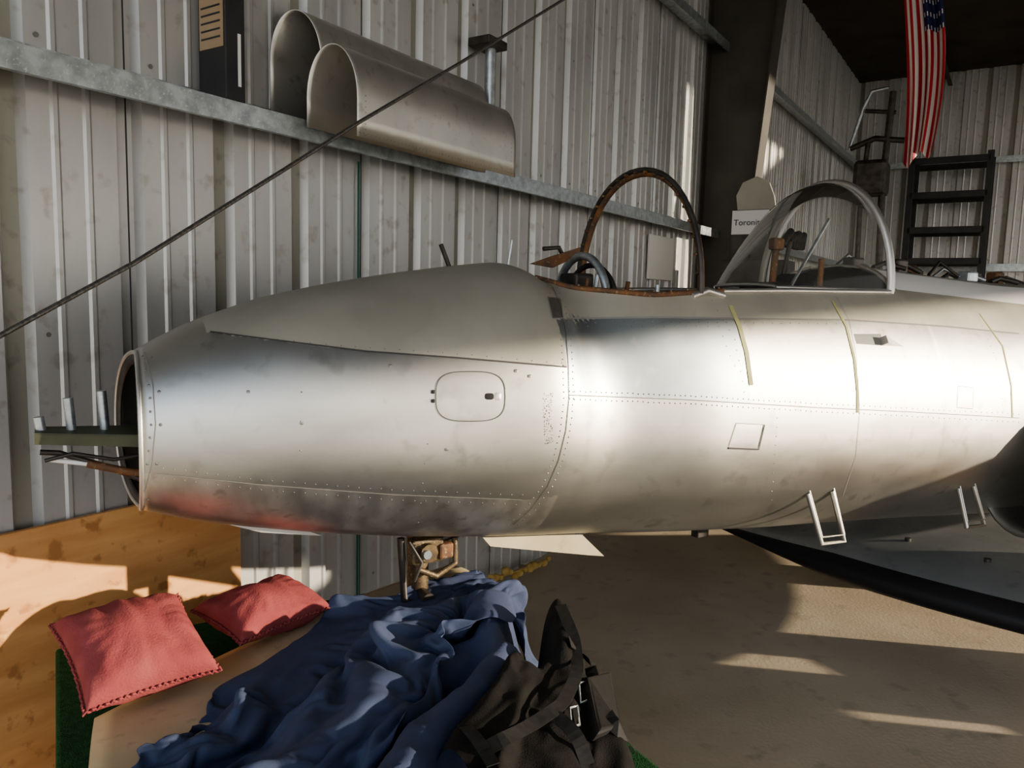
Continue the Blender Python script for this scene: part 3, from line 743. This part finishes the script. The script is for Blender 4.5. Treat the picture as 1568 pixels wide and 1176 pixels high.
ob,bv,bf=heap('bag_body',[
 ([(856,985),(862,1030)],(.055,.06),(.22,.18)),
 ([(860,1040),(845,1100),(820,1200)],(.10,.14),(.15,.13)),
 ([(790,1060),(770,1130),(730,1240)],(.085,.11),(.18,.17)),
 ([(890,1060),(925,1120),(940,1220)],(.07,.10),(.12,.08)),
 ([(900,1130),(955,1180),(985,1240)],(.06,.08),(.06,.06))],M_blk,11.7,(.45,1.12),(-.10,1.15),.007,ZT+.01,.025,bg_,edge=1.0)
ob.modifiers.new('d','SUBSURF').levels=1
bvb=BVHTree.FromPolygons(bv,bf)
def cloth(name,c,ang,lx,ly,nx,ny,amp,wl_,z0,m,seed,colliders,frames,parent,shrink=-.25,anis=.6,bend=.15):
    ex=rot(ang); ey=rot(ang+math.pi/2); v=[];f=[]
    for i in range(nx+1):
        for j in range(ny+1):
            x=(i/nx-.5)*lx; y=(j/ny-.5)*ly
            q=Vector((x/wl_*anis,y/wl_+.6*math.sin(x*3),seed))
            z=amp*1.6*noise.noise(q)+amp*.5*noise.noise(q*2.1+Vector((3,3,0)))
            v.append(c+ex*x+ey*(y+.03*noise.noise(Vector((x*4,y*4,seed+5))))+Vector((0,0,z0+z)))
    for i in range(nx):
        for j in range(ny):
            xx=((i+.5)/nx-.5)*2; yy=((j+.5)/ny-.5)*2
            if abs(xx)**3+abs(yy)**3>1.3+.5*noise.noise(Vector((xx*2,yy*2,4))): continue
            a=i*(ny+1)+j; f.append((a,a+ny+1,a+ny+2,a+1))
    o=obj(name,v,f,m,parent,smooth=True)
    bm=bmesh.new(); bm.from_mesh(o.data); bmesh.ops.delete(bm,geom=[x for x in bm.verts if not x.link_faces],context='VERTS'); bm.to_mesh(o.data); bm.free()
    for k in colliders:
        k.modifiers.new('col','COLLISION'); k.collision.thickness_outer=.004; k.collision.cloth_friction=60
    md=o.modifiers.new('cloth','CLOTH'); st=md.settings; st.quality=5; st.mass=.3
    st.tension_stiffness=15; st.compression_stiffness=15; st.shear_stiffness=6; st.bending_stiffness=bend; st.air_damping=2
    st.shrink_min=shrink; st.shrink_max=shrink
    cs=md.collision_settings; cs.collision_quality=3; cs.distance_min=.005; cs.use_self_collision=True; cs.self_distance_min=.006
    try: cs.friction=40
    except Exception: pass
    md.point_cache.frame_start=1; md.point_cache.frame_end=frames+2
    t1=time.time()
    for k in range(1,frames+1): sc.frame_set(k)
    dg=bpy.context.evaluated_depsgraph_get()
    me=bpy.data.meshes.new_from_object(o.evaluated_get(dg)); o.modifiers.clear(); o.data=me
    for k in colliders: k.modifiers.remove(k.modifiers['col'])
    sc.frame_set(1); print('sim',time.time()-t1)
    me.polygons.foreach_set('use_smooth',[True]*len(me.polygons))
    q=o.modifiers.new('sm','SMOOTH'); q.factor=.5; q.iterations=1
    q=o.modifiers.new('s','SOLIDIFY'); q.thickness=.003; q=o.modifiers.new('d','SUBSURF'); q.levels=1; q.render_levels=1
    return o
cl=cloth('fabric',F(.56,.42,0),-.52,1.14,.46,124,52,.13,.14,ZT+.28,M_blu,2.7,[tbv,hp_,ob,tanp],26,cov,shrink=-.32)
def bs_(x,y):
    h=bvb.ray_cast(CAM,ray(x,y))
    return h[0]+Vector((0,0,.006))-ray(x,y)*.008 if h[0] is not None else hZ(x,y,ZT+.05)
def strap(px,wd=.035,m=M_strap,lift=0):
    P=[bs_(*q) for q in dens(px,10)]
    for _ in range(2): P=[P[0]]+[(P[i-1]+P[i]*2+P[i+1])/4 for i in range(1,len(P)-1)]+[P[-1]]
    v=[];f=[]
    for i,q in enumerate(P):
        t=(P[min(i+1,len(P)-1)]-P[max(i-1,0)]).normalized(); sd=t.cross((CAM-q).normalized()*.7+Vector((0,0,.7))).normalized()*wd/2
        l=Vector((0,0,lift*math.sin(math.pi*i/(len(P)-1)))); v+=[q-sd+l,q+sd+l]
    for i in range(len(P)-1): f.append((2*i,2*i+1,2*i+3,2*i+2))
    obj('webbing',v,f,m,bg_,solid=.002)
strap([(858,930),(880,985),(885,1040),(862,1090),(815,1120),(745,1150)],.03,lift=.012)
strap([(872,985),(900,1015),(912,1060),(930,1110),(970,1145)],.035,lift=.01)
strap([(700,1105),(735,1150),(755,1176)],.025,lift=.01); strap([(850,1100),(885,1140),(900,1176)],.03,lift=.01)
P=[bs_(895,1045),bs_(932,1032),bs_(948,1118),bs_(912,1132)]
n=(P[1]-P[0]).cross(P[2]-P[1]).normalized(); n=n if n.z>0 else -n
obj('side_pouch',[q-n*.03 for q in P]+[q+n*.012 for q in P],BF,M_strap,bg_,bevel=.008)
for (x,y) in ((886,1050),(872,1088)):
    tube('buckle',[bs_(x,y),bs_(x+12,y-3),bs_(x+15,y+26),bs_(x+3,y+30)],.003,M_galv,bg_,cyc=True)
# ------------------------------------------------------------------ light
wd=bpy.data.worlds.new('world'); sc.world=wd; wd.use_nodes=True; nt=wd.node_tree; bg=nt.nodes['Background']
tcn=nt.nodes.new('ShaderNodeTexCoord'); sx=nt.nodes.new('ShaderNodeSeparateXYZ'); crn=nt.nodes.new('ShaderNodeValToRGB')
nt.links.new(tcn.outputs['Generated'],sx.inputs[0]); nt.links.new(sx.outputs['Z'],crn.inputs[0]); nt.links.new(crn.outputs[0],bg.inputs[0])
e=crn.color_ramp.elements; e[0].position=0; e[0].color=(1.0,.90,.76,1); e[1].position=.6; e[1].color=(.40,.55,.80,1)
m=e.new(.18); m.color=(.82,.86,.92,1)
bg.inputs[1].default_value=2.7
sd=Vector((SUNH.x*math.cos(SEL),SUNH.y*math.cos(SEL),math.sin(SEL)))
sl=bpy.data.lights.new('sun','SUN'); sl.energy=8; sl.color=(1,.86,.67); sl.angle=math.radians(.7)
so=bpy.data.objects.new('sun',sl); sc.collection.objects.link(so); so.rotation_euler=sd.to_track_quat('Z','Y').to_euler(); so.location=(8,-4,6)
sc.view_settings.view_transform='AgX'; sc.view_settings.look='AgX - Medium High Contrast'
print('total',time.time()-T0)
